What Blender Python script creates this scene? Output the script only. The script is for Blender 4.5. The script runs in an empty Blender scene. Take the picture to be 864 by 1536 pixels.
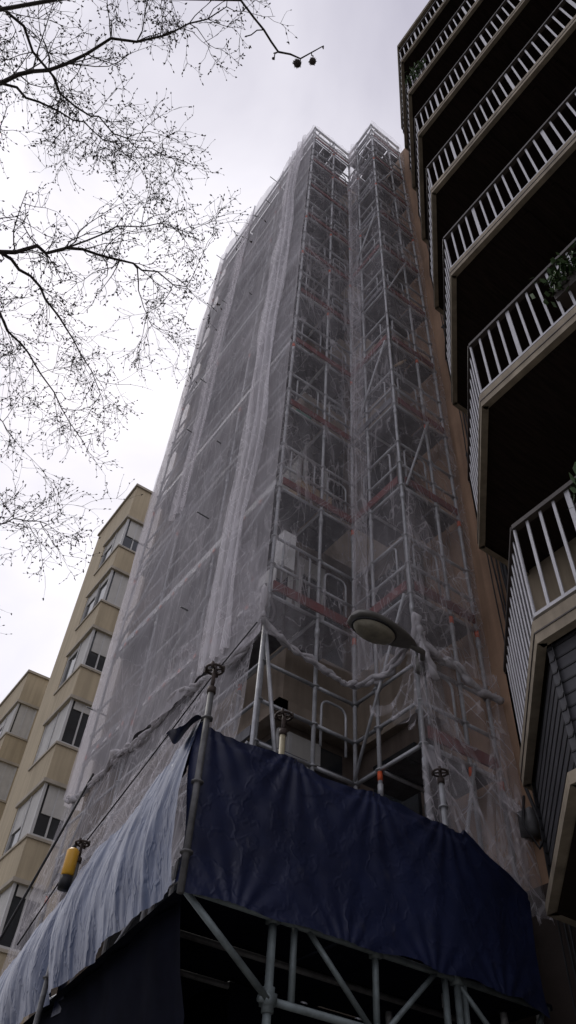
import bpy, math, random
from mathutils import Vector, Matrix, noise
random.seed(7)
V=Vector
# ---------------------------------------------------------------- materials
def new_mat(name):
    m=bpy.data.materials.new(name); m.use_nodes=True
    nt=m.node_tree; nt.nodes.clear()
    return m,nt,nt.nodes,nt.links
def mat(name,col,rough=.8,var=.25,scale=3.0,metal=0.0,bump=.0,stretch=(1,1,1),col2=None,detail=6,spec=.4,streak=0.0,dust=0.0):
    m,nt,N,L=new_mat(name)
    o=N.new('ShaderNodeOutputMaterial'); b=N.new('ShaderNodeBsdfPrincipled')
    L.new(b.outputs[0],o.inputs[0])
    tc=N.new('ShaderNodeTexCoord'); mp=N.new('ShaderNodeMapping'); mp.inputs['Scale'].default_value=stretch
    L.new(tc.outputs['Object'],mp.inputs[0])
    n=N.new('ShaderNodeTexNoise'); n.inputs['Scale'].default_value=scale; n.inputs['Detail'].default_value=detail
    n.inputs['Roughness'].default_value=.65
    L.new(mp.outputs[0],n.inputs['Vector'])
    r=N.new('ShaderNodeValToRGB'); r.color_ramp.elements[0].position=.3; r.color_ramp.elements[1].position=.7
    c2=col2 if col2 else tuple(min(1,c*(1+var)) for c in col)
    c1=tuple(c*(1-var) for c in col)
    r.color_ramp.elements[0].color=(*c1,1); r.color_ramp.elements[1].color=(*c2,1)
    L.new(n.outputs[0],r.inputs[0])
    colout=r.outputs[0]
    if streak>0:
        mp2=N.new('ShaderNodeMapping'); mp2.inputs['Scale'].default_value=(5,5,.25)
        L.new(tc.outputs['Object'],mp2.inputs[0])
        n2=N.new('ShaderNodeTexNoise'); n2.inputs['Scale'].default_value=1.5; n2.inputs['Detail'].default_value=5
        L.new(mp2.outputs[0],n2.inputs['Vector'])
        mr=N.new('ShaderNodeMapRange'); mr.inputs[1].default_value=.35; mr.inputs[2].default_value=.65
        mr.inputs[3].default_value=1-streak; mr.inputs[4].default_value=1.0
        L.new(n2.outputs[0],mr.inputs[0])
        mx=N.new('ShaderNodeVectorMath'); mx.operation='SCALE'
        L.new(colout,mx.inputs[0]); L.new(mr.outputs[0],mx.inputs['Scale']); colout=mx.outputs[0]
    if dust>0:
        n4=N.new('ShaderNodeTexNoise'); n4.inputs['Scale'].default_value=7; n4.inputs['Detail'].default_value=9; n4.inputs['Roughness'].default_value=.75
        L.new(tc.outputs['Object'],n4.inputs['Vector'])
        m4=N.new('ShaderNodeMapRange'); m4.inputs[1].default_value=.56; m4.inputs[2].default_value=.78; m4.inputs[3].default_value=0; m4.inputs[4].default_value=dust
        L.new(n4.outputs[0],m4.inputs[0])
        x4=N.new('ShaderNodeMixRGB'); L.new(m4.outputs[0],x4.inputs[0]); L.new(colout,x4.inputs[1]); x4.inputs[2].default_value=(.16,.15,.14,1); colout=x4.outputs[0]
    L.new(colout,b.inputs['Base Color'])
    b.inputs['Roughness'].default_value=rough; b.inputs['Metallic'].default_value=metal
    b.inputs['Specular IOR Level'].default_value=spec
    if bump>0:
        bp=N.new('ShaderNodeBump'); bp.inputs['Strength'].default_value=bump; bp.inputs['Distance'].default_value=.02
        n3=N.new('ShaderNodeTexNoise'); n3.inputs['Scale'].default_value=scale*6; n3.inputs['Detail'].default_value=4
        L.new(mp.outputs[0],n3.inputs['Vector']); L.new(n3.outputs[0],bp.inputs['Height']); L.new(bp.outputs[0],b.inputs['Normal'])
    return m
def net_mat(name,lo,hi,col=(.84,.81,.83),seed=0.0,ra=.22,wm=1.0):
    m,nt,N,L=new_mat(name)
    o=N.new('ShaderNodeOutputMaterial'); tr=N.new('ShaderNodeBsdfTransparent')
    d=N.new('ShaderNodeBsdfDiffuse'); t=N.new('ShaderNodeBsdfTranslucent')
    d.inputs[0].default_value=(*col,1); t.inputs[0].default_value=(*col,1)
    ms=N.new('ShaderNodeMixShader'); ms.inputs[0].default_value=.38
    L.new(d.outputs[0],ms.inputs[1]); L.new(t.outputs[0],ms.inputs[2])
    tc=N.new('ShaderNodeTexCoord')
    def nz(sc,scale,dist,det=4,rot=(0,0,0)):
        mp=N.new('ShaderNodeMapping'); mp.inputs['Location'].default_value=(seed,seed*2,seed)
        mp.inputs['Rotation'].default_value=rot
        L.new(tc.outputs['Object'],mp.inputs[0])
        mp2=N.new('ShaderNodeMapping'); mp2.inputs['Scale'].default_value=sc; L.new(mp.outputs[0],mp2.inputs[0])
        n=N.new('ShaderNodeTexNoise'); n.inputs['Scale'].default_value=scale; n.inputs['Detail'].default_value=det
        n.inputs['Distortion'].default_value=dist
        L.new(mp2.outputs[0],n.inputs['Vector']); return n.outputs[0]
    def ridge(x,w):
        a=N.new('ShaderNodeMath'); a.operation='SUBTRACT'; L.new(x,a.inputs[0]); a.inputs[1].default_value=.5
        b=N.new('ShaderNodeMath'); b.operation='ABSOLUTE'; L.new(a.outputs[0],b.inputs[0])
        mr=N.new('ShaderNodeMapRange'); mr.inputs[1].default_value=0; mr.inputs[2].default_value=w
        mr.inputs[3].default_value=1; mr.inputs[4].default_value=0
        L.new(b.outputs[0],mr.inputs[0]); return mr.outputs[0]
    def madd(a,k,c):
        x=N.new('ShaderNodeMath'); x.operation='MULTIPLY_ADD'; L.new(a,x.inputs[0]); x.inputs[1].default_value=k
        if isinstance(c,float): x.inputs[2].default_value=c
        else: L.new(c,x.inputs[2])
        return x.outputs[0]
    base=nz((1,1,.5),1.1,.5,6)
    mr=N.new('ShaderNodeMapRange'); mr.inputs[1].default_value=.35; mr.inputs[2].default_value=.65
    mr.inputs[3].default_value=lo; mr.inputs[4].default_value=hi; L.new(base,mr.inputs[0])
    r=mr.outputs[0]
    for (sc,s_,di,w_,ro) in(((3.4,3.4,.14),1.0,.25,.016,(0,0,0)),((2.4,2.4,.16),1.1,.3,.013,(.45,.45,0)),((2.4,2.4,.16),1.2,.3,.013,(-.5,-.5,0)),((2.0,2.0,.14),1.0,.3,.012,(.16,.2,0))):
        r=madd(ridge(nz(sc,s_,di,2,ro),w_*wm),ra,r)
    fine=nz((22,22,1.2),1.0,.2,3)
    r2=madd(fine,.18,-.09)
    ad=N.new('ShaderNodeMath'); ad.operation='ADD'; ad.use_clamp=True; L.new(r,ad.inputs[0]); L.new(r2,ad.inputs[1])
    mx=N.new('ShaderNodeMixShader'); L.new(ad.outputs[0],mx.inputs[0]); L.new(tr.outputs[0],mx.inputs[1]); L.new(ms.outputs[0],mx.inputs[2])
    L.new(mx.outputs[0],o.inputs[0])
    return m
def tarp_mat(name,col,col2,rough,bs=.35,sc=(1,1,1),scale=2.0,dust=.3):
    m=mat(name,col,rough=rough,scale=1.6,col2=col2,spec=.45,detail=8,dust=dust)
    N=m.node_tree.nodes; L=m.node_tree.links
    b=[n for n in N if n.type=='BSDF_PRINCIPLED'][0]
    tc=[n for n in N if n.type=='TEX_COORD'][0]
    mp=N.new('ShaderNodeMapping'); mp.inputs['Scale'].default_value=sc; L.new(tc.outputs['Object'],mp.inputs[0])
    w=N.new('ShaderNodeTexNoise'); w.inputs['Scale'].default_value=scale; w.inputs['Detail'].default_value=5; w.inputs['Distortion'].default_value=.2
    L.new(mp.outputs[0],w.inputs['Vector'])
    n5=N.new('ShaderNodeTexNoise'); n5.inputs['Scale'].default_value=scale*2.2; n5.inputs['Detail'].default_value=3; L.new(mp.outputs[0],n5.inputs['Vector'])
    a5=N.new('ShaderNodeMath'); a5.operation='SUBTRACT'; L.new(n5.outputs[0],a5.inputs[0]); a5.inputs[1].default_value=.5
    b5=N.new('ShaderNodeMath'); b5.operation='ABSOLUTE'; L.new(a5.outputs[0],b5.inputs[0])
    mr0=N.new('ShaderNodeMapRange'); mr0.inputs[1].default_value=0; mr0.inputs[2].default_value=.05; mr0.inputs[3].default_value=.16; mr0.inputs[4].default_value=0
    L.new(b5.outputs[0],mr0.inputs[0])
    ad=N.new('ShaderNodeMath'); ad.operation='ADD'; L.new(w.outputs[0],ad.inputs[0]); L.new(mr0.outputs[0],ad.inputs[1])
    bp=N.new('ShaderNodeBump'); bp.inputs['Strength'].default_value=bs; bp.inputs['Distance'].default_value=.05
    L.new(ad.outputs[0],bp.inputs['Height']); L.new(bp.outputs[0],b.inputs['Normal'])
    mr=N.new('ShaderNodeMapRange'); mr.inputs[3].default_value=rough-.08; mr.inputs[4].default_value=rough+.15
    L.new(w.outputs[0],mr.inputs[0]); L.new(mr.outputs[0],b.inputs['Roughness'])
    return m
STEEL=mat('galvanised_steel',(.40,.41,.42),.5,.25,8,metal=.35,spec=.5)
USTEEL=mat('shaded_scaffold_tube',(.17,.20,.20),.55,.35,7,metal=.3,spec=.4)  # darker copy of the tube steel; under-canopy shade put into its colour
DSTEEL=mat('weathered_steel',(.13,.13,.13),.6,.4,9,metal=.4)
RUST=mat('rusty_spindle',(.06,.045,.038),.7,.4,12,metal=.3)
RED=mat('red_toe_board',(.15,.032,.028),.7,.4,4)
ORG=mat('orange_mark',(.70,.12,.04),.5,.15,10)
WHT=mat('white_paint',(.7,.7,.68),.5,.1,5)
DECK=mat('steel_deck',(.12,.12,.13),.6,.35,10,metal=.3,bump=.3)
WALLT=mat('tower_render',(.36,.30,.235),.9,.18,1.3,bump=.15,streak=.25)
WALLD=mat('tower_brick',(.17,.135,.11),.9,.25,2.5,bump=.2,streak=.25)
WALLO=mat('ochre_plaster',(.35,.225,.145),.9,.2,1.2,bump=.2,streak=.35)
WALLB=mat('beige_plaster',(.42,.35,.25),.9,.15,1.2,bump=.2,streak=.3)
WALLG=mat('dark_brown_wall',(.035,.025,.02),.8,.3,2,bump=.2)  # very dark brown, used to darken the lower walls and the trim strip
GLASS=mat('window_glass',(.03,.035,.04),.08,.3,1,spec=.6)
SHUT=mat('roller_shutter',(.50,.49,.45),.7,.1,2,streak=.1)
FRAME=mat('window_frame',(.5,.5,.48),.5,.1,4)
YEL=mat('yellow_render',(.47,.395,.265),.9,.09,.5,bump=.15,streak=.18)
YELU=mat('sill_concrete',(.38,.34,.27),.9,.2,2)
TAN=mat('balcony_edge_concrete',(.33,.28,.205),.85,.2,2.5,bump=.15,streak=.3)
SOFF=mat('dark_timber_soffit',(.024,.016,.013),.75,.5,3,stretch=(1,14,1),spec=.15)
PANEL=mat('dark_slat_panel',(.055,.055,.06),.6,.25,4)
BAL=mat('baluster_metal',(.45,.45,.46),.42,.15,6,metal=.35)
RAILM=mat('handrail_dark',(.05,.04,.035),.5,.2,6)
BWALL=mat('dark_brown_cladding',(.035,.022,.017),.8,.3,2)
CAB=mat('black_cable',(.012,.012,.013),.6,.3,6)
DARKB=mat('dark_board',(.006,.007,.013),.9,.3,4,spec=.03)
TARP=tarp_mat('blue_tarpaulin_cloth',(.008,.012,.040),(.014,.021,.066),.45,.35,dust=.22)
TARPL=tarp_mat('blue_tarpaulin_painted_sheen',(.045,.066,.14),(.11,.145,.235),.30,.5,(1,1,.5),3.0,dust=.1)  # paler copy of the tarp blue; sky sheen put into the base colour
BARK=mat('bark',(.06,.05,.043),.9,.4,8,bump=.5)
ASPH=mat('asphalt',(.05,.05,.052),.9,.25,6,bump=.3)
PAVE=mat('paving',(.24,.23,.21),.85,.15,3,bump=.2)
KERB=mat('kerb_stone',(.3,.29,.27),.8,.15,4)
YPL=mat('yellow_plastic',(.65,.35,.03),.4,.1,5)
LAMPM=mat('lamp_housing',(.16,.155,.14),.45,.2,8,metal=.3)
LENS=mat('lamp_lens',(.26,.24,.18),.2,.25,12,spec=.6)
GREEN=mat('green_board',(.05,.16,.11),.7,.2,4)
LEAF=mat('leaf',(.05,.10,.025),.6,.4,20)
WOOD=mat('timber_plank',(.34,.25,.15),.8,.2,4)
NETF=net_mat('netting_front',.37,.54,ra=.14,wm=.8)
NETE=net_mat('netting_end',.6,.8,ra=.14,seed=1.0)
NETS=net_mat('netting_side',.12,.27,seed=3.3,ra=.16)
NETD=net_mat('netting_overlap',.34,.58,(.86,.84,.86),seed=6.1)
NETL=net_mat('netting_lower',.20,.38,seed=9.1)
NETX=net_mat('netting_slack',.07,.20,seed=12.1,ra=.28,wm=1.2)
NETR=net_mat('gathered_net',.7,.95,(.66,.64,.65),seed=2.0)
# ---------------------------------------------------------------- geometry
class G:
    def __init__(s): s.v=[];s.f=[];s.mi=[];s.ms=[]
    def m(s,mt):
        if mt not in s.ms: s.ms.append(mt)
        return s.ms.index(mt)
    def quad(s,a,b,c,d,mt):
        n=len(s.v); s.v+= [tuple(a),tuple(b),tuple(c),tuple(d)]; s.f.append((n,n+1,n+2,n+3)); s.mi.append(s.m(mt))
    def poly(s,pts,mt):
        n=len(s.v); s.v+=[tuple(p) for p in pts]; s.f.append(tuple(range(n,n+len(pts)))); s.mi.append(s.m(mt))
    def box(s,x0,x1,y0,y1,z0,z1,mt):
        n=len(s.v)
        s.v+=[(x,y,z) for z in(z0,z1) for y in(y0,y1) for x in(x0,x1)]
        k=s.m(mt)
        for f in((0,2,3,1),(4,5,7,6),(0,1,5,4),(2,6,7,3),(0,4,6,2),(1,3,7,5)):
            s.f.append(tuple(n+i for i in f)); s.mi.append(k)
    def beam(s,a,b,w,h,mt):
        a=V(a);b=V(b);d=(b-a).normalized(); up=V((0,0,1))
        if abs(d.z)>.95: up=V((0,1,0))
        r=d.cross(up).normalized()*w/2; u=r.cross(d).normalized()*h/2
        n=len(s.v)
        for p in(a,b): s.v+=[tuple(p+r+u),tuple(p-r+u),tuple(p-r-u),tuple(p+r-u)]
        k=s.m(mt)
        for f in((0,1,2,3),(7,6,5,4),(0,4,5,1),(1,5,6,2),(2,6,7,3),(3,7,4,0)): s.f.append(tuple(n+i for i in f)); s.mi.append(k)
    def path(s,pts,rad,mt,seg=8,cap=True):
        pts=[V(p) for p in pts]; k=s.m(mt)
        if not isinstance(rad,(list,tuple)): rad=[rad]*len(pts)
        prev=None; base=len(s.v)
        for i,p in enumerate(pts):
            if i==0:d=pts[1]-pts[0]
            elif i==len(pts)-1:d=pts[-1]-pts[-2]
            else:d=(pts[i+1]-pts[i]).normalized()+(pts[i]-pts[i-1]).normalized()
            if d.length<1e-9:d=V((0,0,1))
            d.normalize()
            if prev is None:
                up=V((0,0,1)) if abs(d.z)<.9 else V((1,0,0)); u=d.cross(up).normalized()
            else:
                u=prev-d*prev.dot(d)
                if u.length<1e-6:u=d.orthogonal()
                u.normalize()
            prev=u; w=d.cross(u)
            for j in range(seg):
                a=2*math.pi*j/seg; s.v.append(tuple(p+(u*math.cos(a)+w*math.sin(a))*rad[i]))
        for i in range(len(pts)-1):
            for j in range(seg):
                a=base+i*seg+j;b=base+i*seg+(j+1)%seg
                s.f.append((a,b,b+seg,a+seg)); s.mi.append(k)
        if cap:
            s.f.append(tuple(base+j for j in range(seg))[::-1]); s.mi.append(k)
            e=base+(len(pts)-1)*seg; s.f.append(tuple(e+j for j in range(seg))); s.mi.append(k)
    def tube(s,a,b,r,mt,seg=8): s.path([a,b],r,mt,seg)
    def grid(s,fn,nu,nv,mt):
        n=len(s.v);k=s.m(mt)
        for i in range(nu+1):
            for j in range(nv+1): s.v.append(tuple(fn(i/nu,j/nv)))
        for i in range(nu):
            for j in range(nv):
                a=n+i*(nv+1)+j; s.f.append((a,a+nv+1,a+nv+2,a+1)); s.mi.append(k)
    def ball(s,c,r,mt,sz=1,nu=10,nv=6):
        c=V(c)
        s.grid(lambda u,v:c+V((r*math.cos(2*math.pi*u)*math.sin(math.pi*v),r*math.sin(2*math.pi*u)*math.sin(math.pi*v),r*sz*math.cos(math.pi*v))),nu,nv,mt)
    def obj(s,name,parent=None,smooth=False,bevel=0):
        me=bpy.data.meshes.new(name); me.from_pydata(s.v,[],s.f)
        for m_ in s.ms: me.materials.append(m_)
        for p,i in zip(me.polygons,s.mi): p.material_index=i; p.use_smooth=smooth
        me.update(); o=bpy.data.objects.new(name,me); bpy.context.scene.collection.objects.link(o)
        if parent:o.parent=parent
        if bevel:
            b=o.modifiers.new('bevel','BEVEL'); b.width=bevel; b.segments=2
        return o
def empty(name):
    o=bpy.data.objects.new(name,None); bpy.context.scene.collection.objects.link(o); return o
def nz(x,y,z=0): return noise.noise(V((x,y,z)))
# ---------------------------------------------------------------- ground
g=G(); g.quad((-400,-400,0),(400,-400,0),(400,400,0),(-400,400,0),ASPH); g.obj('ground')
g=G(); g.quad((-9,-300,.004),(-.6,-300,.004),(-.6,300,.004),(-9,300,.004),ASPH)
for i in range(-30,30): g.box(-4.9,-4.78,i*6,i*6+3,.004,.009,WHT)
g.obj('road')
g=G(); g.box(-.45,6.0,-300,300,-.1,.12,PAVE); g.box(-.6,-.45,-300,300,-.1,.125,KERB); g.obj('pavement')
# ---------------------------------------------------------------- tower (scaffolded building)
T=empty('scaffolded_apartment_tower')
XF=4.40; YS=6.80; XM=5.60; YM=5.62; YE=11.0; TOP=26.2
g=G()
g.box(XF+.12,14,YS+.12,YE,0,TOP,WALLD)
g.box(XM+.12,14,YM+.12,YS+.12,0,TOP,WALLD)
g.box(6.02,14,4.15,YM+.115,4.7,TOP+.3,WALLO)
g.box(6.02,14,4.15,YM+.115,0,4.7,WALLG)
g.obj('walls',T)
g=G(); gw=G()
for k in range(-1,8):
    z=3.9+3*k
    z=max(z,0)
    g.box(XF,XF+.13,YS,YE+.003,z,z+1.15,WALLT); g.box(XF+.13,XM+.13,YS,YS+.13,z,z+1.15,WALLT)
    g.box(XM,XM+.13,YM,YS,z,z+1.15,WALLT); g.box(XM+.13,6.02,YM,YM+.13,z,z+1.15,WALLT)
    g.box(XF-.14,XM-.02,YS-.14,YS-.004,z-.02,z+.13,WALLT); g.box(XF-.14,XF-.004,YS-.14,YE,z-.021,z+.129,WALLT)
    if z+2.8<TOP:
        for (a,b) in((6.95,8.3),(8.7,9.6),(9.9,10.9)):
            gw.box(XF+.07,XF+.115,a,b,z+1.2,z+2.85,GLASS); gw.box(XF+.04,XF+.1,a-.05,a,z+1.16,z+2.9,FRAME); gw.box(XF+.04,XF+.1,b,b+.05,z+1.16,z+2.9,FRAME)
            gw.box(XF+.04,XF+.1,(a+b)/2-.03,(a+b)/2+.03,z+1.16,z+2.9,FRAME)
            h=random.choice([0,.4,.8,1.3])
            if h: gw.box(XF+.035,XF+.068,a,b,z+2.85-h,z+2.85,SHUT)
        gw.box(4.6,5.4,YS+.07,YS+.115,z+1.2,z+2.85,GLASS); gw.box(4.97,5.03,YS+.03,YS+.1,z+1.2,z+2.85,FRAME)
        gw.box(4.55,4.6,YS+.03,YS+.1,z+1.2,z+2.85,FRAME)
        h=random.choice([.3,.8,1.2]); gw.box(4.6,4.97,YS+.035,YS+.068,z+2.85-h,z+2.85,SHUT)
        gw.box(5.68,5.95,YM+.07,YM+.115,z+1.25,z+2.7,GLASS)
        gw.box(XM+.07,XM+.115,5.85,6.6,z+1.25,z+2.7,GLASS)
g.obj('spandrel_bands',T); gw.obj('windows',T)
g=G(); g.box(XF-.2,14,YS-.2,YE+.1,TOP,TOP+.25,WALLT); g.box(3.68,XF+.11,YE-.02,YE+.10,0,TOP-.003,WALLT); g.obj('roof_slab_and_end_fin',T)
# ---------------------------------------------------------------- scaffold
S=empty('facade_scaffolding')
LV=[3.8+2*i for i in range(0,12)]
x0,x1=3.55,4.28; y0,y1=5.95,6.68
g=G(); gd=G(); gr=G(); gm=G()
posts=[(x0,y0),(x1,y0),(4.86,y0),(x0,7.7),(x0,9.45),(x0,11.12),(x1,7.7),(x1,9.45),
       (4.86,4.88),(5.50,4.88),(5.93,4.88),(4.86,5.55),(5.5,5.55)]
for i,(x,y) in enumerate(posts):
    top=27.0 if y<6 else 27.3
    if i in(4,): top=28.1
    g.tube((x,y,.1),(x,y,top),.0245,STEEL)
    for z in LV:
        for q in(0,.5,1.0):
            zz=z+q; g.path([(x,y,zz-.006),(x,y,zz+.006)],.05,STEEL,8)
        g.path([(x,y,z-.28),(x,y,z-.16)],.031,STEEL,8)
    for z in LV[1::1]:
        if random.random()<.45: g.path([(x,y,z-.12),(x,y,z-.02)],.028,ORG,8)
def led(a,b,z,r=.0225): g.tube((a[0],a[1],z),(b[0],b[1],z),r,STEEL,6)
F=[(x0,y) for y in(y0,7.7,9.45,11.12)]; SD=[(x0,y0),(x1,y0),(4.86,y0)]; MD=[(4.86,y0),(4.86,4.88)]; RD=[(4.86,4.88),(5.5,4.88),(5.93,4.88)]
for z in LV:
    for ch in(F,SD,MD,RD):
        for a,b in zip(ch,ch[1:]):
            for q in(0,.5,1.0): led(a,b,z+q)
    for y in(7.7,9.45,): led((x0,y),(x1,y),z)
    led((x1,y0),(x1,10.9),z); led((4.86,5.55),(5.93,5.55),z)
    for a,b in((6.0,7.66),(7.74,9.41),(9.49,10.96)):
        gd.box(x0+.05,x0+.36,a,b,z+.02,z+.075,DECK); gd.box(x0+.38,x0+.70,a,b,z+.02,z+.075,DECK)
    gd.box(x1+.02,4.82,y0+.05,y0+.36,z+.02,z+.075,DECK); gd.box(x1+.02,4.82,y0+.38,y0+.7,z+.02,z+.075,DECK)
    gd.box(4.92,5.48,4.93,5.2,z+.02,z+.075,DECK); gd.box(5.52,5.92,4.93,5.2,z+.02,z+.075,DECK); gd.box(4.92,5.9,5.22,5.5,z+.022,z+.077,DECK)
    gd.box(4.90,5.5,5.52,5.92,z+.021,z+.076,DECK)
    if z>6: 
        gr.box(x0+.03,4.82,y0-.04,y0-.015,z+.08,z+.22,RED)
        gr.box(4.82,4.845,4.92,5.90,z+.08,z+.22,random.choice([RED,DECK]))
    gr.box(4.92,5.9,4.845,4.87,z+.08,z+.22,RED)
    gr.box(x0-.04,x0-.015,6.0,11.05,z+.08,z+.20,random.choice([STEEL,DECK,DECK]))
    if z in(7.8,9.8):
        yy=6.05
        while yy<11:
            gm.box(x0-.05,x0-.042,yy,yy+.12,z+.02,z+.075,WHT); gm.box(x0-.05,x0-.042,yy+.3,yy+.36,z+.02,z+.075,ORG); yy+=.42
        gm.box(x0-.041,x0-.02,6,11.05,z+.01,z+.079,DECK)
def hoop(a,b,z,h=.75):
    a=V((a[0],a[1],z)); b=V((b[0],b[1],z)); pts=[a]; d=(b-a); rr=.1; dn=d.normalized()
    pts.append(a+V((0,0,h-rr)))
    for t in range(1,5):
        an=math.pi/2*t/4; pts.append(a+V((0,0,h-rr+rr*math.sin(an)))+dn*rr*(1-math.cos(an)))
    for t in range(0,5):
        an=math.pi/2*t/4; pts.append(b+V((0,0,h-rr+rr*math.cos(an)))-dn*rr*(1-math.sin(an)))
    pts.append(b); g.path(pts,.015,STEEL,6)
for z in LV:
    if z>6: hoop((3.72,y0+.03),(4.15,y0+.03),z+.3)
    hoop((4.40,y0+.03),(4.75,y0+.03),z+.3,.6)
    hoop((5.0,4.91),(5.4,4.91),z+.3,.7)
    if z>6: hoop((4.88,5.1),(4.88,5.7),z+.3,.7)
for i,z in enumerate(LV[:-1]):
    if i%2==0: g.tube((x0-.05,9.45,z),(x0-.05,6.0,z+2),.02,STEEL,6)
    else: g.tube((x0-.05,11.05,z),(x0-.05,9.45,z+2),.02,STEEL,6)
    if i%3==1: g.tube((4.80,5.9,z),(4.80,4.93,z+2),.02,STEEL,6)
    if i%3==0: g.tube((4.9,4.82,z),(5.5,4.82,z+2),.02,STEEL,6)
    if i%2==1: g.tube((x1,6.7,z+.1),(x1,8.9,z+2),.03,DSTEEL,6)
for i,z in enumerate(LV[2:]):
    for y in(11.12,9.45,7.9):
        if random.random()<.4:
            g.tube((x0+.3,y+.02,z+.95),(x0-.2-.15*random.random(),y+.02,z+.98),.013,DSTEEL,6)
for z in(26.35,26.9):
    for ch in(F,SD,MD,RD):
        for a,b in zip(ch,ch[1:]): led(a,b,z)
    led((x1,y0),(x1,y1),z); led((x0,y0+.7),(x1,y0+.7),z)
for p,q in(((3.55,5.95),(3.9,6.4)),((4.86,4.88),(5.2,5.2))):
    g.tube((p[0],p[1],26.95),(q[0],q[1],26.4),.02,STEEL,6)
g.tube((3.46,5.86,4.0),(3.5,5.9,7.6),.024,STEEL); g.tube((3.9,5.9,5.0),(3.52,5.9,7.2),.024,STEEL)
g.obj('tubes',S,True); gd.obj('decks',S); gr.obj('toe_boards',S); gm.obj('ledge_marks',S)
g=G()
g.box(3.85,4.12,6.1,6.4,11.9,12.25,GREEN); g.box(3.9,4.3,8.2,8.5,10.0,10.25,GREEN); g.box(5.0,5.3,5.0,5.25,17.9,18.2,GREEN)
g.box(3.9,4.5,6.0,6.45,9.95,10.3,WOOD); g.box(3.75,3.95,6.05,6.3,8.5,9.15,WHT); g.box(3.7,3.72,6.1,6.5,8.1,8.6,WHT)
g.beam((4.95,4.83,13.0),(5.6,5.2,14.4),.12,.03,WOOD); g.beam((5.0,5.1,20.2),(5.5,5.1,21.4),.12,.03,WOOD)
g.obj('stored_materials',S)
# ---------------------------------------------------------------- netting
NT=empty('debris_netting')
g=G()
def front(u,v,yA=5.86,yB=11.18,zA=7.1,zB=26.75,off=0,amp=1):
    y=yA+(yB-yA)*u; z=zA+(zB-zA)*v
    bay=abs(math.sin(math.pi*(y-5.95)/1.75)); lv=abs(math.sin(math.pi*(z-7.8)/4))
    e=min(1,u*14)
    d=e*amp*(.05*nz(y*3.1,z*.35,1)+.028*nz(y*8,z*.5+y*1.4,4)+.09*nz(y*.7,z*.25,9))+.05*bay*lv
    y2=y+(.10*nz(3,z*.7,2)+.05*nz(1,z*2.1,5))*(u>.97)
    return V((x0-.12-off-d,y2,z+(.18*nz(y*1.2,7,0) if v in(0,1) else 0)))
g.grid(lambda u,v:front(u,v),90,150,NETF)
g.grid(lambda u,v:V((3.43+.98*u,11.2+.04*nz(u*5,v*20),7.1+19.5*v)),8,60,NETE)
g.obj('front_sheet',NT,True)
g=G()
def overlap(u,v):
    z=7.2+19.2*v; w=.70+.35*nz(z*.25,2,2)
    y=5.93+.25*max(0,nz(z*.2,5))+w*u
    return V((x0-.2-.08*math.sin(u*19+nz(z*.4,u*2)*2.2)*(.6+.4*nz(z*.5,3))-.03*nz(u*14,z*.6),y+.22+.30*(1-v)**1.5+.12*nz(z*.3,8),z))
g.grid(overlap,44,130,NETD)
def overlap2(u,v):
    z=12.+14.5*v; y=9.0+.5*u+.15*nz(z*.3,4)
    return V((x0-.17-.05*math.sin(u*14+nz(z*.4,u*2)*2.5),y,z))
g.grid(overlap2,26,100,NETL); g.obj('overlap_folds',NT,True)
g=G()
def side(u,v):
    x=3.42+(4.80-3.42)*u; z=7.1+19.6*v; e=min(1,u*8)
    d=e*(.04*nz(x*4,z*.4,1)+.025*nz(x*11,z*.6,3)+.05*abs(math.sin(math.pi*(z-7.8)/4)))
    return V((x,5.86-d,z))
g.grid(side,40,140,NETS)
def mid(u,v):
    y=5.86-(5.86-4.80)*u; z=6.9+19.8*v
    d=.03*nz(y*4,z*.4,11)+.02*nz(y*11,z*.6,13)
    return V((4.78-d,y,z))
g.grid(mid,26,140,NETS)
def rght(u,v):
    x=4.78+(5.97-4.78)*u; z=6.9+20.0*v
    d=.035*nz(x*4,z*.4,21)+.022*nz(x*12,z*.6,23)+.03*abs(math.sin(math.pi*(z-7.8)/4))
    return V((x,4.79-d,z))
g.grid(rght,34,140,NETS); g.obj('side_sheets',NT,True)
g=G()
def innerfold(u,v):
    z=7+19.5*v; a=u*.34
    return V((4.70+.12*math.sin(u*9+nz(z*.5,2)*2)*.5,5.80-a+.05*nz(z*.4,3),z))
g.grid(innerfold,16,120,NETS)
def low1(u,v):
    y=5.95+5.2*u; z=4.7+2.5*v
    return V((x0-.08-.12*(1-v)*nz(y*1.3,1)-.06*nz(y*5,z*.8,2)-.25*(1-v),y,z))
g.grid(low1,70,26,NETL)
def low2(u,v):
    x=4.80+1.17*u; z=4.55+2.5*v
    return V((x+.08*(1-v)*nz(z,1),4.76-.05*nz(x*9,z*.9,2)-.10*(1-v)-.04*math.sin(x*16+nz(z*1.2,0)*2),z))
g.grid(low2,44,26,NETX)
def fan(apex,A_,B_,n,amp,mt,sag=.1,nv=22,seed=0):
    apex=V(apex);A_=V(A_);B_=V(B_)
    out_=(B_-A_).cross(V((0,0,1))).normalized()
    def f(u,v):
        b=A_.lerp(B_,u); s_=.04+.96*v**.8
        p=apex.lerp(b,s_); p.z-=sag*math.sin(math.pi*v)
        p+=out_*(amp*s_*math.sin(u*n+3*nz(u*2,v*1.5,seed))+.05*s_*nz(u*7,v*3,seed+4)-.12*math.sin(math.pi*v)*.5)
        p.z+=.22*nz(u*7,seed,1)*v+.05*nz(u*22,seed,2)*v
        return p
    g.grid(f,80,nv,mt)
fan((4.78,4.74,7.0),(4.62,4.66,4.75),(5.75,4.62,4.5),30,.05,NETX,seed=3)
fan((4.78,4.72,7.02),(4.9,4.62,6.1),(5.92,4.70,5.4),22,.05,NETX,sag=.25,seed=7)
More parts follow.
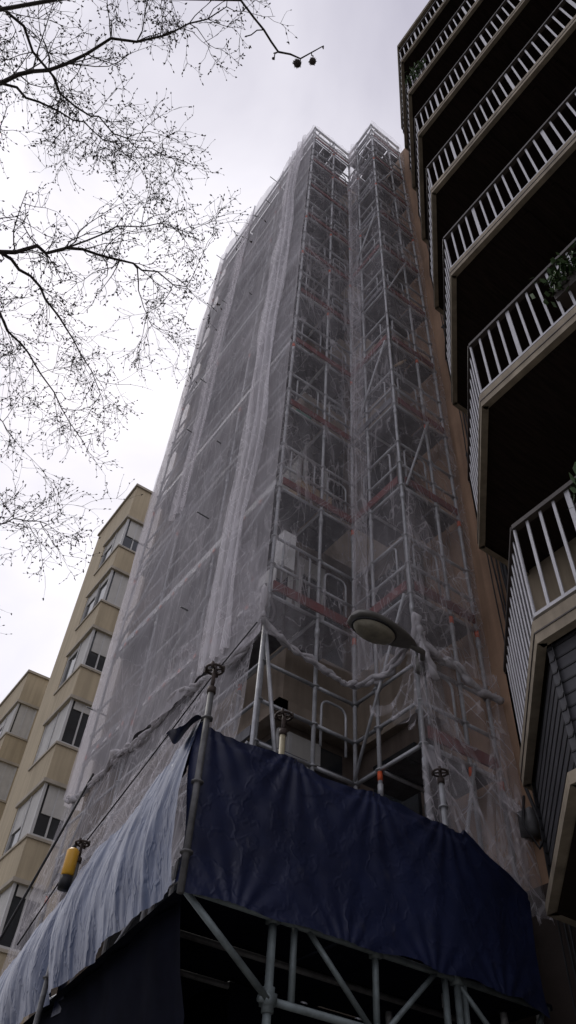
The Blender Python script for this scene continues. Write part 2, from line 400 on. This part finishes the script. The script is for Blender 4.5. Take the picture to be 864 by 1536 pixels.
fan((4.78,4.73,7.0),(4.80,4.74,9.6),(5.9,4.72,8.0),24,.03,NETX,sag=-.05,seed=8)
fan((4.76,4.78,7.0),(4.74,5.5,6.5),(4.74,4.9,5.9),14,.04,NETX,sag=.2,seed=9)
fan((3.42,5.86,7.3),(3.38,6.1,9.2),(3.38,8.6,7.6),22,.04,NETX,sag=.0,seed=12)
fan((3.40,6.6,7.2),(3.2,7.2,5.2),(3.2,10.8,5.2),34,.05,NETX,sag=.1,seed=14)
fan((5.9,4.72,6.75),(5.2,4.6,4.4),(5.95,4.6,4.3),18,.05,NETX,sag=.0,seed=15)
g.obj('lower_skirt',NT,True)
g=G()
def roll(pts,r0,mt=NETR,n=16,sag=.11,strands=4):
    for k in range(strands):
        out=[];rad=[]
        ph=random.uniform(0,6); 
        for a,b in zip(pts,pts[1:]):
            a=V(a);b=V(b)
            L_=(b-a).length
            for i in range(n):
                t=i/n; p=a.lerp(b,t); p.z-=sag*L_*math.sin(math.pi*t)
                s_=(p.x+p.y)*7+ph
                p+=V((math.sin(s_),math.sin(s_+2),math.cos(s_*1.1)))*r0*.8
                p+=V((nz(p.x*6,p.y*6,1+k),nz(p.x*6,p.y*6,4+k),nz(p.x*6,p.y*6,8+k)))*.06
                out.append(p); rad.append(max(.007,r0*.85*(1+1.6*nz(p.x*11,p.y*11,p.z*11+k))))
        out.append(V(pts[-1])); rad.append(r0*.5)
        g.path(out,rad,mt,8)
roll([(3.44,5.86,7.3),(4.2,5.82,7.02),(4.80,5.82,6.95),(4.76,4.78,7.02)],.026)
roll([(4.76,4.76,7.0),(5.3,4.74,6.9),(5.95,4.74,6.7)],.030)
roll([(3.44,5.86,7.3),(3.42,7.7,7.25),(3.42,9.5,7.2),(3.42,11.1,7.15)],.026,n=24)
for (a,b) in(((3.44,5.86,7.35),(3.40,6.5,6.95)),((4.76,4.76,7.1),(4.95,4.7,6.5)),((4.76,4.76,7.0),(4.7,4.7,7.3)),((3.44,5.86,7.3),(3.42,5.86,7.8)),((4.80,4.74,7.1),(4.84,4.76,6.7))):
    roll([a,b],.026,NETR,10)
g.obj('gathered_hem',NT,True)
# ---------------------------------------------------------------- canopy with tarps
C=empty('pedestrian_canopy')
KX,KY=2.25,4.46
def fx(y): return KX+.125*(y-KY)
g=G()
def wheel(c,r=.068):
    c=V(c); n=16
    g.path([c+V((r*math.cos(2*math.pi*i/n),r*math.sin(2*math.pi*i/n),0)) for i in range(n+1)],.010,RUST,6,False)
    for i in range(4):
        a=math.pi/4+math.pi/2*i; g.tube(c,c+V((r*math.cos(a),r*math.sin(a),0)),.008,RUST,6)
        g.tube(c+V((r*math.cos(a),r*math.sin(a),-.022)),c+V((r*math.cos(a),r*math.sin(a),.022)),.013,RUST,6)
def jackpost(x,y,z0_,zt,zw,mt=DSTEEL):
    g.tube((x,y,z0_),(x,y,zt),.024,mt,10); g.tube((x,y,zt),(x,y,zw+.03),.016,RUST,8)
    g.tube((x,y,zt-.03),(x,y,zt+.02),.034,RUST,10); wheel((x,y,zw))
    for z in(zt-.25,zt-.75,3.75): g.tube((x,y,z-.006),(x,y,z+.006),.045,mt,8)
jackpost(KX-.04,KY-.05,3.5,4.98,5.17)
jackpost(2.99,KY+.12,3.6,5.02,5.17,mat('cream_post',(.35,.31,.2),.6,.3,8))
jackpost(4.72,KY+.1,.12,5.22,5.30,STEEL)
jackpost(fx(7.4)-.06,7.4,.12,4.78,4.94)
Z1,Z0=3.58,3.10; yy=KY+.05
for x in(2.97,3.15,3.85,4.51,4.70): g.tube((x,yy+.01,2.0 if x in(2.97,4.51,4.7) else Z0),(x,yy+.01,Z1+.1),.024,USTEEL,10)
g.tube((2.97,yy,.12),(2.97,yy,Z1),.027,USTEEL,10); g.tube((4.62,yy,.12),(4.62,yy,Z1),.026,USTEEL,10)
g.tube((KX,yy-.02,3.58),(2.95,yy-.02,3.10),.023,USTEEL,10)
g.tube((2.9,yy,Z0),(5.6,yy,Z0),.024,USTEEL,10); g.tube((KX,yy,Z1),(5.6,yy,Z1),.024,USTEEL,10)
for a,b in((3.25,3.80),(4.42,3.90),(4.60,5.2),(5.55,5.25)): g.tube((a,yy,Z1),(b,yy,Z0),.020,USTEEL,8)
g.path([(2.97,yy,Z0-.07),(2.97,yy,Z0+.07)],.04,USTEEL,10)
for x in(2.97,3.85,4.62): g.box(x-.04,x+.04,yy-.04,yy+.04,Z0-.035,Z0+.035,USTEEL); g.box(x-.035,x+.035,yy-.038,yy+.038,Z1-.04,Z1+.03,USTEEL)
for y in(5.2,5.9): 
    g.tube((fx(y)+.1,y,Z1),(5.9,y,Z1),.024,DSTEEL,8)
for y in(9.5,11): g.tube((fx(y)+.12,y,Z1),(3.6,y,Z1),.024,DSTEEL,8)
g.obj('frame',C,True)
g=G()
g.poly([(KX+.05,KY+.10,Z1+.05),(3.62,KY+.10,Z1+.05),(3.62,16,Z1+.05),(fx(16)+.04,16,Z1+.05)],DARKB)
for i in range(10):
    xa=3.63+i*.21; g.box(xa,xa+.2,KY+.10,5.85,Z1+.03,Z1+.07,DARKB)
g.obj('platform_boards',C)
g=G()
def stp(u,v):
    x=KX-.03+(5.50-KX+.03)*u
    top=4.70+.02*math.sin(x*5)+.04*math.sin((x-2.25)/2.55*math.pi*.5)
    if x>4.80: top=4.78-(x-4.80)*.50
    top+=.018*nz(x*3,1)-.03*abs(math.sin((x-2.25)*4.1))
    bot=3.52+.03*nz(x*2.3,5)+.03*u+.02*abs(math.sin((x-2.25)*4.5))
    if x>5.2: bot-=.25*(x-5.2)
    z=bot+(top-bot)*v
    fan_=0
    for tx in(2.25,3.02,3.8,4.6):
        dx=x-tx; dz=4.85-z; fan_+=.010*math.sin(math.atan2(dx,dz)*17)*math.exp(-(dx*dx*4+dz*dz*1.4))
    for tx in(2.6,3.5,4.3,5.0):
        dx=x-tx; dz=z-3.42; fan_+=.008*math.sin(math.atan2(dx,dz)*15)*math.exp(-(dx*dx*5+dz*dz*3))
    d=.030*nz(x*1.2,z*1.0,3)+.010*nz(x*2.5+z*2,z*1.5,6)+fan_-.03*math.sin(math.pi*v)+.006*nz(x*8,z*8,2)
    if v>.93: d-=.02
    return V((x,KY-.05-d,z))
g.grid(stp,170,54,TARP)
g.grid(lambda u,v: stp(u,1)+V((0,.10*v,-.10*v*v+.012*math.sin(v*3.1))),110,5,TARP)
g.grid(lambda u,v:V((KX-.06-.17*u,KY-.02+.32*v*(1-.3*u),4.74-.10*u+.04*math.sin(u*5+v*3)-.03*v)),8,8,TARP)
g.grid(lambda u,v:V((KX-.055-.03*math.sin(v*6)*u,KY-.06+.10*u,4.73-1.15*v)),5,26,TARP)
for tx in(3.02,3.8,4.6):
    u=(tx-KX+.03)/(5.50-KX+.03); p=stp(u,.97); g.path([p+V((0,-.008,0)),p+V((.005,-.008,.03)),p+V((.0,.03,.05))],.004,CAB,5)
g.obj('side_tarpaulin',C,True)
g=G()
def ftp(u,v,ya=KY+.02,yb=7.38):
    y=ya+(yb-ya)*u; sag=.05*abs(math.sin((y-KY)*1.35))
    top=4.76-.075*(y-KY)-sag+.015*nz(y*4,2); bot=3.56+.05*nz(y*1.7,3)
    z=bot+(top-bot)*v
    ys=y+.25*(z-4)
    fold=.030*math.sin(ys*11+2.5*nz(y*1.1,z*.8,1))*(.5+.5*nz(y*1.3,2))*(.4+.6*(1-v))+.018*abs(nz(ys*6,z*.7,14))
    d=.06*nz(y*1.2,z*.8,2)+fold+.014*nz(ys*9,z*1.4,4)-.10*math.sin(math.pi*v)+.007*nz(ys*16,z*6,4)
    e=.12*math.exp(-((y-7.4)/.18)**2)
    return V((fx(y)-.07+d*.9+e*(1-v*.4),y,z))
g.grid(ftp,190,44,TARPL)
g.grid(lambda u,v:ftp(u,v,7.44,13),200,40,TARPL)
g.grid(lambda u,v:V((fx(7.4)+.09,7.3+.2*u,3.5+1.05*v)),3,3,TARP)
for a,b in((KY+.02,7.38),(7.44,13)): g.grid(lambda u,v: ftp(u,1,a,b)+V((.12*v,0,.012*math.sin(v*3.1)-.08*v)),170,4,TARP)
g.obj('front_tarpaulin',C,True)
g=G()
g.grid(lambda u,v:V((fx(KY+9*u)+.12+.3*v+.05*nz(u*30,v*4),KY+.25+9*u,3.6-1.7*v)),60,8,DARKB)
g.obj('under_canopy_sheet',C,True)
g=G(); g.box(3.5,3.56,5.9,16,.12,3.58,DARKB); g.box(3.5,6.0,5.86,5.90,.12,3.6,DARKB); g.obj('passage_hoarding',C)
g=G(); g.path([(3.42,10.2,7.2),(3.2,10.3,6.2),(2.95,10.6,5.0),(2.8,10.9,4.4)],.018,CAB,6)
g.path([(3.40,5.9,7.25),(3.25,6.6,6.75),(3.1,7.6,6.05),(2.95,8.4,5.45),(2.75,9.2,4.5)],.009,CAB,6); g.obj('guy_ropes',C,True)
W=empty('warning_lamp'); g=G()
wx,wy=fx(7.4)-.13,7.40
g.path([(wx,wy,4.60),(wx,wy,4.62),(wx,wy,4.84),(wx,wy,4.86)],[.045,.062,.062,.045],YPL,12)
g.path([(wx,wy,4.48),(wx,wy,4.60)],.06,CAB,12); g.path([(wx,wy,4.86),(wx,wy,4.90)],.02,CAB,8); g.obj('body',W,True)
# ---------------------------------------------------------------- street lamp
SL=empty('street_lamp'); g=G()
def head(u,v):
    t=v; a=2*math.pi*u
    x=3.72+.86*t
    w=.175*math.sqrt(max(0,math.sin(math.pi*min(1,t)**.66))) if t<.999 else .03
    w=max(w,.032 if t>.5 else 0)
    return V((x,4.60+w*math.cos(a),6.66+.03*t+(.10 if math.sin(a)>0 else .05)*math.sin(a)*w/.175))
g.grid(head,24,28,LAMPM)
def lens(u,v):
    a=2*math.pi*u; r=v
    return V((4.02+.255*r*math.cos(a),4.60+.150*r*math.sin(a),6.622-.095*math.sqrt(max(0,1-r*r))))
g.grid(lens,28,10,LENS)
g.path([lens(i/28,1) for i in range(29)],.013,CAB,6,False)
g.path([(4.5,4.60,6.69),(4.7,4.62,6.70),(4.86,4.80,6.72)],[.035,.032,.032],LAMPM,10)
g.box(4.80,4.92,4.80,4.86,6.62,6.82,LAMPM)
g.obj('head_and_arm',SL,True)
# ---------------------------------------------------------------- right building with balconies
R=empty('balcony_apartment_building')
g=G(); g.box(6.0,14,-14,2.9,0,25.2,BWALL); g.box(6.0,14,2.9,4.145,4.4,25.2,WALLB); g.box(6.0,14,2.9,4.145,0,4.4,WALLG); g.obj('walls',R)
gs=G(); gp=G(); gb=G(); gw=G()
CX,CY=3.82,2.62; EX,EY=5.22,4.06; YB=-9
for k in range(0,8):
    z=5.2+3.0*k if k<7 else 24.9
    th=.14
    pl=[(5.995,YB),(CX,YB),(CX,CY),(EX,EY),(5.995,EY)]
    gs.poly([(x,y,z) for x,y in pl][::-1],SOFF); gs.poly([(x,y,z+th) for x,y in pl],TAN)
    for a,b in zip(pl[1:],pl[2:]):
        A_=V((*a,z));B_=V((*b,z)); U=V((0,0,th))
        gs.quad(A_,B_,B_+U,A_+U,TAN)
        d=(B_-A_).normalized(); nrm=V((-d.y,d.x,0)); 
        inn=-nrm if (V((5,0,z))-A_).dot(nrm)<0 else nrm
        dz=V((0,0,.06))
        gs.quad(A_-dz,B_-dz,B_,A_,TAN)
        gs.quad(A_-dz,B_-dz,B_-dz+inn*.07,A_-dz+inn*.07,TAN)
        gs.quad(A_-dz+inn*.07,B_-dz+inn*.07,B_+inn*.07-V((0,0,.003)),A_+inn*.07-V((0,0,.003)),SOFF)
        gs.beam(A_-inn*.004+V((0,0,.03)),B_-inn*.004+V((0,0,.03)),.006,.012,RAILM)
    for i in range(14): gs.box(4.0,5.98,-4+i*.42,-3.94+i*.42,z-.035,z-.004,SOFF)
    if k==7: continue
    zb=z+th+.07; zt=z+th+1.02
    run=[V((CX+.04,YB,0)),V((CX+.04,CY-.01,0)),V((EX-.0,EY-.06,0)),V((5.99,EY-.06,0))]
    for a,b in zip(run,run[1:]):
        gb.beam(a+V((0,0,zt)),b+V((0,0,zt)),.06,.045,RAILM); gb.beam(a+V((0,0,zb)),b+V((0,0,zb)),.03,.03,BAL)
        L_=(b-a).length; n=int(L_/.135); d=(b-a)/L_
        for i in range(n+1):
            p=a+d*(i*L_/n)
            w_=.045 if i%9==0 else .026
            if abs(d.x)<.2: gb.beam(p+V((0,0,zb)),p+V((0,0,zt-.02)),.012,w_,BAL)
            else: gb.beam(p+V((0,0,zb)),p+V((0,0,zt-.02)),.022,.014,BAL)
    for yy in(-5.2,-1.1): gp.box(4.3,6.0,yy,yy+.1,z+th,z+2.92,BWALL)
    for yy in(-3.8,.6,2.2): gw.box(5.95,5.99,yy,yy+1.2 if yy<2 else yy+.65,z+th+.05,z+2.5,GLASS); gw.box(5.93,5.985,yy-.06,yy,z+th,z+2.55,RAILM)
z=5.2; pl=[(CX,YB),(CX,CY),(EX,EY),(5.995,EY)]
for a,b in zip(pl,pl[1:]):
    A_=V((*a,0));B_=V((*b,0)); L_=(B_-A_).length; d=(B_-A_)/L_
    inn=V((d.y,-d.x,0)); 
    if inn.dot(V((5.5,0,0))-A_)<0: inn=-inn
    A2=A_+inn*.10; B2=B_+inn*.10
    gs.quad(A2+V((0,0,4.12)),B2+V((0,0,4.12)),B2+V((0,0,5.15)),A2+V((0,0,5.15)),PANEL)
    for i in range(10): gs.beam(A2-inn*.003+V((0,0,4.22+i*.1)),B2-inn*.003+V((0,0,4.22+i*.1)),.006,.012,CAB)
    gs.beam(A_+inn*.05+V((0,0,4.10)),B_+inn*.05+V((0,0,4.10)),.10,.08,TAN)
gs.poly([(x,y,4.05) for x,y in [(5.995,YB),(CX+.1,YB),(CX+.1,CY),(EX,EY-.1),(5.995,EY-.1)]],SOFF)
gs.obj('balcony_slabs',R); gb.obj('railings',R); gp.obj('partitions',R); gw.obj('doors',R)
g=G(); g.box(5.96,6.0,-9,4.14,25.05,25.25,TAN); 
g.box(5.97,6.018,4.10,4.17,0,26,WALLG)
g.obj('wall_trim',R)
CB=empty('facade_cables'); g=G()
for j,(yy,rr) in enumerate(((4.34,.022),(4.40,.012),(4.45,.012),(4.27,.028),(4.50,.009))):
    pts=[]
    for i in range(60):
        z=25.5-i*25.3/59
        pts.append((5.965-.01*j+.02*nz(z*.7,j*3),yy+.05*nz(z*.35,j*5,2)+.015*nz(z*2,j),z))
    g.path(pts,rr,CAB,6)
for z in range(3,26,2): g.box(5.94,6.0,4.22,4.55,z,z+.04,DSTEEL)
g.path([(5.9,4.45,6.2),(5.8,4.5,5.6),(5.86,4.4,5.0),(5.9,4.3,4.4)],.02,CAB,6)
g.path([(5.9,4.60,5.5),(5.75,4.55,5.15),(5.8,4.45,4.9),(5.9,4.25,5.2)],.015,CAB,6)
g.box(5.85,6.0,4.52,4.68,5.1,5.35,DSTEEL)
g.obj('cables',CB,True)
def plant(name,c,r,n,hang=.4):
    g=G(); c=V(c)
    for i in range(n):
        p=c+V((random.gauss(0,r*.4),random.gauss(0,r*.7),random.gauss(0,r*.5)-hang*random.random()*.5))
        a=V((random.uniform(-1,1),random.uniform(-1,1),random.uniform(-1,1))).normalized(); b=a.orthogonal().normalized()
        s_=.03+.03*random.random(); g.poly([p-a*s_,p+b*s_*.6,p+a*s_,p-b*s_*.6],LEAF)
    g.box(c.x+.02,c.x+.2,c.y-.2,c.y+.2,c.z-.35,c.z-.18,RAILM)
    g.obj(name)
plant('potted_plant',(3.8,1.32,9.05),.18,200); plant('potted_plant.001',(3.85,1.85,6.35),.14,130); plant('potted_plant.002',(3.85,2.3,21.0),.2,150)
# ---------------------------------------------------------------- yellow buildings
def corner_block(name,X,Y,YF,H,tops,side_w,front_w,depth=9):
    P=empty(name); g=G(); gw=G()
    g.box(X+.15,X+depth,Y+.15,YF,0,H-.3,YEL)
    zprev=H
    for zt in tops+[None]:
        zb=zt if zt else 0
        g.box(X,X+depth,Y,Y+.152,zb,zprev,YEL); g.box(X,X+.152,Y+.152,YF,zb,zprev,YEL)
        if zt:
            g.box(X-.06,X+side_w+.1,Y-.06,Y-.002,zb-.001,zb+.12,YELU); g.box(X-.06,X-.002,Y-.002,Y+front_w+.1,zb-.001,zb+.12,YELU)
            wb=zt-1.62
            g.box(X+side_w,X+depth,Y,Y+.151,wb,zt,YEL); g.box(X,X+.151,Y+front_w,YF,wb,zt,YEL)
            gw.box(X+.10,X+side_w,Y+.10,Y+.148,wb,zt,GLASS); gw.box(X+.10,X+.148,Y+.149,Y+front_w,wb,zt,GLASS)
            sh=random.choice([.5,.9,1.6,.2])
            gw.box(X+.06,X+.098,Y+.2+front_w*.5,Y+front_w-.05,zt-sh,zt,SHUT)
            sh=random.choice([1.6,.9,.3,1.6])
            gw.box(X+.06,X+.098,Y+.2,Y+front_w*.48,zt-sh,zt,SHUT)
            sh=random.choice([.3,.9,1.6,1.6]); gw.box(X+.2,X+side_w-.05,Y+.06,Y+.098,zt-sh,zt,SHUT)
            for t in(0.,.5,1.): 
                yy=Y+.03+(front_w-.1)*t; gw.box(X+.03,X+.12,yy,yy+.07,wb,zt,FRAME)
            xx=X+side_w-.07; gw.box(xx,xx+.07,Y+.03,Y+.12,wb,zt,FRAME); gw.box(X+side_w*.5,X+side_w*.5+.05,Y+.05,Y+.12,wb,zt,FRAME)
            gw.box(X+.02,X+side_w,Y+.02,Y+.12,wb,wb+.07,FRAME); gw.box(X+.02,X+.12,Y+.121,Y+front_w,wb,wb+.07,FRAME)
            g.box(X-.05,X+side_w+.1,Y-.05,Y+.0,wb-.09,wb-.01,YELU); g.box(X-.05,X,Y+.001,Y+front_w+.1,wb-.09,wb-.01,YELU)
            zprev=wb
    g.box(X-.08,X+depth,Y-.08,YF+.05,H,H+.12,YELU)
    g.obj('walls',P); gw.obj('windows',P)
    g=G()
    for i in range(int((YF-Y-1.2)/.5)+1):
        y=Y+1.2+i*.5; g.tube((X+.15,y,H+.1),(X+.15,y,H+.75),.02,WHT,6)
    for h in(.4,.75): g.tube((X+.15,Y+1.2,H+h),(X+.15,YF,H+h),.02,WHT,6)
    g.obj('roof_railing',P); return P
corner_block('yellow_apartment_building',6.03,22.2,26.0,26.9,[24.9,21.95,18.98,16.0,13.0,10.05,7.05,4.05],1.0,2.15)
corner_block('yellow_apartment_building.001',6.66,33.3,42.0,23.6,[21.9,18.9,15.9,12.9,9.9,6.9,3.9],1.0,2.8)
g=G(); g.box(8.4,16,26.05,33.25,0,23,YEL)
for zt in range(4,23,3): g.box(8.33,8.398,27,32,zt,zt+1.5,GLASS)
g.obj('yellow_apartment_building.002')
# ---------------------------------------------------------------- plane tree
g=G(); tw=[0]
def wob(p,q,n,a):
    p=V(p);q=V(q);L_=(q-p).length; out=[]
    for i in range(n+1):
        t=i/n; r=p.lerp(q,t)
        if 0<i<n: r+=V((random.gauss(0,1),random.gauss(0,1),random.gauss(0,1)))*a*L_
        out.append(r)
    return out
def bud(p,d):
    s_=.007+.010*random.random(); d=d.normalized(); o=d.orthogonal().normalized()
    g.path([p-d*s_*.5,p+d*s_*.7,p+d*s_*2.0],[s_*.25,s_*.62,s_*.1],BARK,4,False)
def grow(p,d,L_,r,lev):
    n=5 if lev<3 else 4; pts=[V(p)]; dd=V(d).normalized()
    for i in range(n):
        dd=(dd+V((random.gauss(0,.24),random.gauss(0,.24),random.gauss(0,.18)-.02))).normalized(); pts.append(pts[-1]+dd*L_/n)
    g.path(pts,[r*(1-.65*i/n) for i in range(n+1)],BARK,4 if lev>1 else 6,False); tw[0]+=1
    if lev>=4 or L_<.10:
        bud(pts[-1],dd)
        for i in range(2):
            k=random.randint(1,n); bud(pts[k],V((random.gauss(0,1),random.gauss(0,1),random.gauss(0,1))))
        return
    m=random.randint(3,5)
    for i in range(m):
        t=random.uniform(.25,1); k=min(n-1,int(t*n)); q=pts[k].lerp(pts[k+1],t*n-k) if t<1 else pts[-1]
        dr=(pts[k+1]-pts[k]).normalized(); o=V((random.gauss(0,1),random.gauss(0,1),random.gauss(0,.8))).normalized()
        grow(q,dr*.75+o*.75,L_*random.uniform(.42,.68),max(.0028,r*.5),lev+1)
    for i in range(2):
        k=random.randint(1,n); bud(pts[k],V((random.gauss(0,1),random.gauss(0,1),random.gauss(0,1))))
trunk=[(-3.4,5.6,0),(-3.35,5.6,2.5),(-3.2,5.7,5),(-3.1,5.6,7.2),(-3.0,5.4,9.5)]
g.path(trunk,[.30,.25,.22,.19,.13],BARK,14)
limbs=[
 ([(-3.0,5.4,9.5),(-2.1,5.7,10.5),(-1.07,5.82,11),(-.40,5.41,11.3),(.43,5.27,11.7),(1.24,5.27,12)],.046),
 ([(-1.07,5.82,11),(-.45,5.95,11),(.25,6.41,11),(.93,6.84,10.8)],.024),
 ([(-3.1,5.6,7.2),(-2,6.0,9.4),(-.70,6.30,10.5),(.09,6.83,10.5),(.98,7.4,10.4)],.030),
 ([(-3.0,5.4,9.5),(-2.7,5.0,11.5),(-2.08,4.56,12.5),(-1.51,3.94,12.8),(-.69,3.05,13.2),(-.16,2.31,13.5)],.045),
 ([(-2.9,5.2,10),(-2.7,4.2,11.5),(-2.29,3.58,12),(-1.37,4.13,12.3),(-.60,4.19,12.4),(.02,4.07,12.5)],.028),
 ([(-3.1,5.6,7.2),(-1.6,7.3,8.4),(-.2,8.3,8.8),(.5,8.35,9),(.8,8.1,9.1),(1.1,7.85,9)],.024),
 ([(-1.6,7.3,8.4),(-.6,8.2,8.2),(.2,9.3,8.3),(.6,9.7,8.2)],.018),
 ([(-2.0,6.0,9.5),(-1.2,6.7,9.8),(-.35,7.2,10.0),(.25,7.7,10.0)],.018),
 ([(-2.08,4.56,12.5),(-1.5,4.6,12.9),(-.9,4.6,13.1),(-.2,4.7,13.3)],.02),
 ([(-2.7,4.2,11.5),(-2.2,3.0,12.2),(-1.5,2.6,12.8),(-.9,2.5,13.2)],.02),
 ([(-.40,5.41,11.3),(.0,5.0,11.8),(.5,4.75,12.2),(.9,4.8,12.5)],.014),
 ([(.43,5.27,11.7),(.75,5.6,11.6),(1.1,5.9,11.6)],.012),
]
for pts,r in limbs:
    out=[]; 
    for a,b in zip(pts,pts[1:]): out+=wob(a,b,4,.045)[:-1]
    out.append(V(pts[-1])); n=len(out)
    g.path(out,[max(.006,r*(1-.85*i/(n-1))) for i in range(n)],BARK,8,False)
    for i in range(4,n):
        for c in range(random.choice([1,2,2])):
            d=(out[i]-out[i-1]).normalized(); o=V((random.gauss(0,1),random.gauss(0,1),random.gauss(0,.8))).normalized()
            grow(out[i],d*.8+o*.9,random.uniform(.45,.95),max(.005,r*.3*(1-.6*i/n)),2)
tp=[(-2.6,3.6,9.6),(-1.2,2.2,9.3),(-.03,1.33,9),(.12,1.37,9.02),(.24,1.39,9),(.34,1.43,9.03),(.43,1.45,9),(.52,1.40,8.98),(.61,1.38,9),(.71,1.19,9)]
g.path([(-3.05,5.5,8.4),(-2.9,4.6,9.2)]+tp,[.03,.026,.022,.016,.010,.009,.009,.009,.009,.008,.007,.004],BARK,6,False)
for a,b in(((.43,1.45,9),(.41,1.50,9.1)),((.43,1.45,9.0),(.41,1.47,8.78)),((.61,1.38,9),(.60,1.40,8.9)),((.66,1.29,9),(.69,1.31,8.92)),((.71,1.19,9),(.73,1.22,9.08)),((.24,1.39,9),(.15,1.5,8.95))):
    g.path(wob(a,b,3,.1),.005,BARK,5,False); bud(V(b),V(b)-V(a))
for c,r in(((.60,1.40,8.875),.034),((.695,1.315,8.89),.030)):
    g.ball(c,r,BARK,1.05)
    for i in range(40):
        d=V((random.gauss(0,1),random.gauss(0,1),random.gauss(0,1))).normalized(); g.path([V(c)+d*r*.9,V(c)+d*r*1.25],[.003,.001],BARK,4,False)
g.ball((.41,1.47,8.78),.012,BARK,1.4)
g.obj('plane_tree',None,True)
# ---------------------------------------------------------------- sky and light
w=bpy.data.worlds.new('World'); bpy.context.scene.world=w; w.use_nodes=True
N=w.node_tree.nodes; L=w.node_tree.links; N.clear()
out=N.new('ShaderNodeOutputWorld'); bg=N.new('ShaderNodeBackground'); bg.inputs[1].default_value=.145; L.new(bg.outputs[0],out.inputs[0])
SUN=V((.0,.60,.80)).normalized()
el=math.asin(SUN.z); az=math.atan2(SUN.x,SUN.y)
sk=N.new('ShaderNodeTexSky'); sk.sky_type='NISHITA'; sk.sun_disc=False; sk.sun_elevation=el; sk.sun_rotation=az
tc=N.new('ShaderNodeTexCoord')
mp=N.new('ShaderNodeMapping'); mp.inputs['Scale'].default_value=(1,1,1.6); L.new(tc.outputs['Generated'],mp.inputs[0])
n=N.new('ShaderNodeTexNoise'); n.inputs['Scale'].default_value=3.0; n.inputs['Detail'].default_value=5; n.inputs['Distortion'].default_value=.4
L.new(mp.outputs[0],n.inputs['Vector'])
cm=N.new('ShaderNodeMath'); cm.operation='MULTIPLY_ADD'; L.new(n.outputs[0],cm.inputs[0]); cm.inputs[1].default_value=1.35; cm.inputs[2].default_value=-.20
dt=N.new('ShaderNodeVectorMath'); dt.operation='DOT_PRODUCT'; L.new(tc.outputs['Generated'],dt.inputs[0]); dt.inputs[1].default_value=tuple(V((.02,.72,.69)).normalized())
mr=N.new('ShaderNodeMapRange'); mr.inputs[1].default_value=.70; mr.inputs[2].default_value=1.0; mr.inputs[3].default_value=0; mr.inputs[4].default_value=.40
L.new(dt.outputs['Value'],mr.inputs[0])
ma=N.new('ShaderNodeMath'); ma.operation='ADD'; L.new(cm.outputs[0],ma.inputs[0]); L.new(mr.outputs[0],ma.inputs[1])
cr=N.new('ShaderNodeValToRGB'); e=cr.color_ramp.elements; e[0].position=.26; e[0].color=(.44,.425,.50,1); e[1].position=.98; e[1].color=(.82,.80,.85,1)
L.new(ma.outputs[0],cr.inputs[0])
sc=N.new('ShaderNodeVectorMath'); sc.operation='SCALE'; sc.inputs['Scale'].default_value=9.0; L.new(cr.outputs[0],sc.inputs[0])
mx=N.new('ShaderNodeMixRGB'); mx.inputs[0].default_value=.95; L.new(sk.outputs[0],mx.inputs[1]); L.new(sc.outputs[0],mx.inputs[2])
L.new(mx.outputs[0],bg.inputs[0])
sd=bpy.data.lights.new('sun','SUN'); sd.energy=1.5; sd.angle=math.radians(20); sd.color=(1,.96,.9)
so=bpy.data.objects.new('sun',sd); bpy.context.scene.collection.objects.link(so); so.rotation_euler=SUN.to_track_quat('Z','Y').to_euler()
# ---------------------------------------------------------------- camera
cd=bpy.data.cameras.new('camera'); cam=bpy.data.objects.new('camera',cd); bpy.context.scene.collection.objects.link(cam)
q=Matrix(((.8122,-.4632,-.3546),(-.5807,-.5841,-.5671),(.0556,.6665,-.7434))).to_quaternion(); q.normalize()
q=Matrix(((.8122,-.4632,-.3546),(-.5807,-.5841,-.5671),(.0556,.6665,-.7434))).to_quaternion()
cam.rotation_mode='QUATERNION'; cam.rotation_quaternion=q
cam.location=(0,0,1.6)
cd.sensor_fit='VERTICAL'; cd.sensor_height=36; cd.lens=36*1150/1536; cd.clip_end=2000; cd.clip_start=.05
bpy.context.scene.camera=cam
bpy.context.scene.view_settings.view_transform='Standard'
bpy.context.scene.view_settings.look='None'
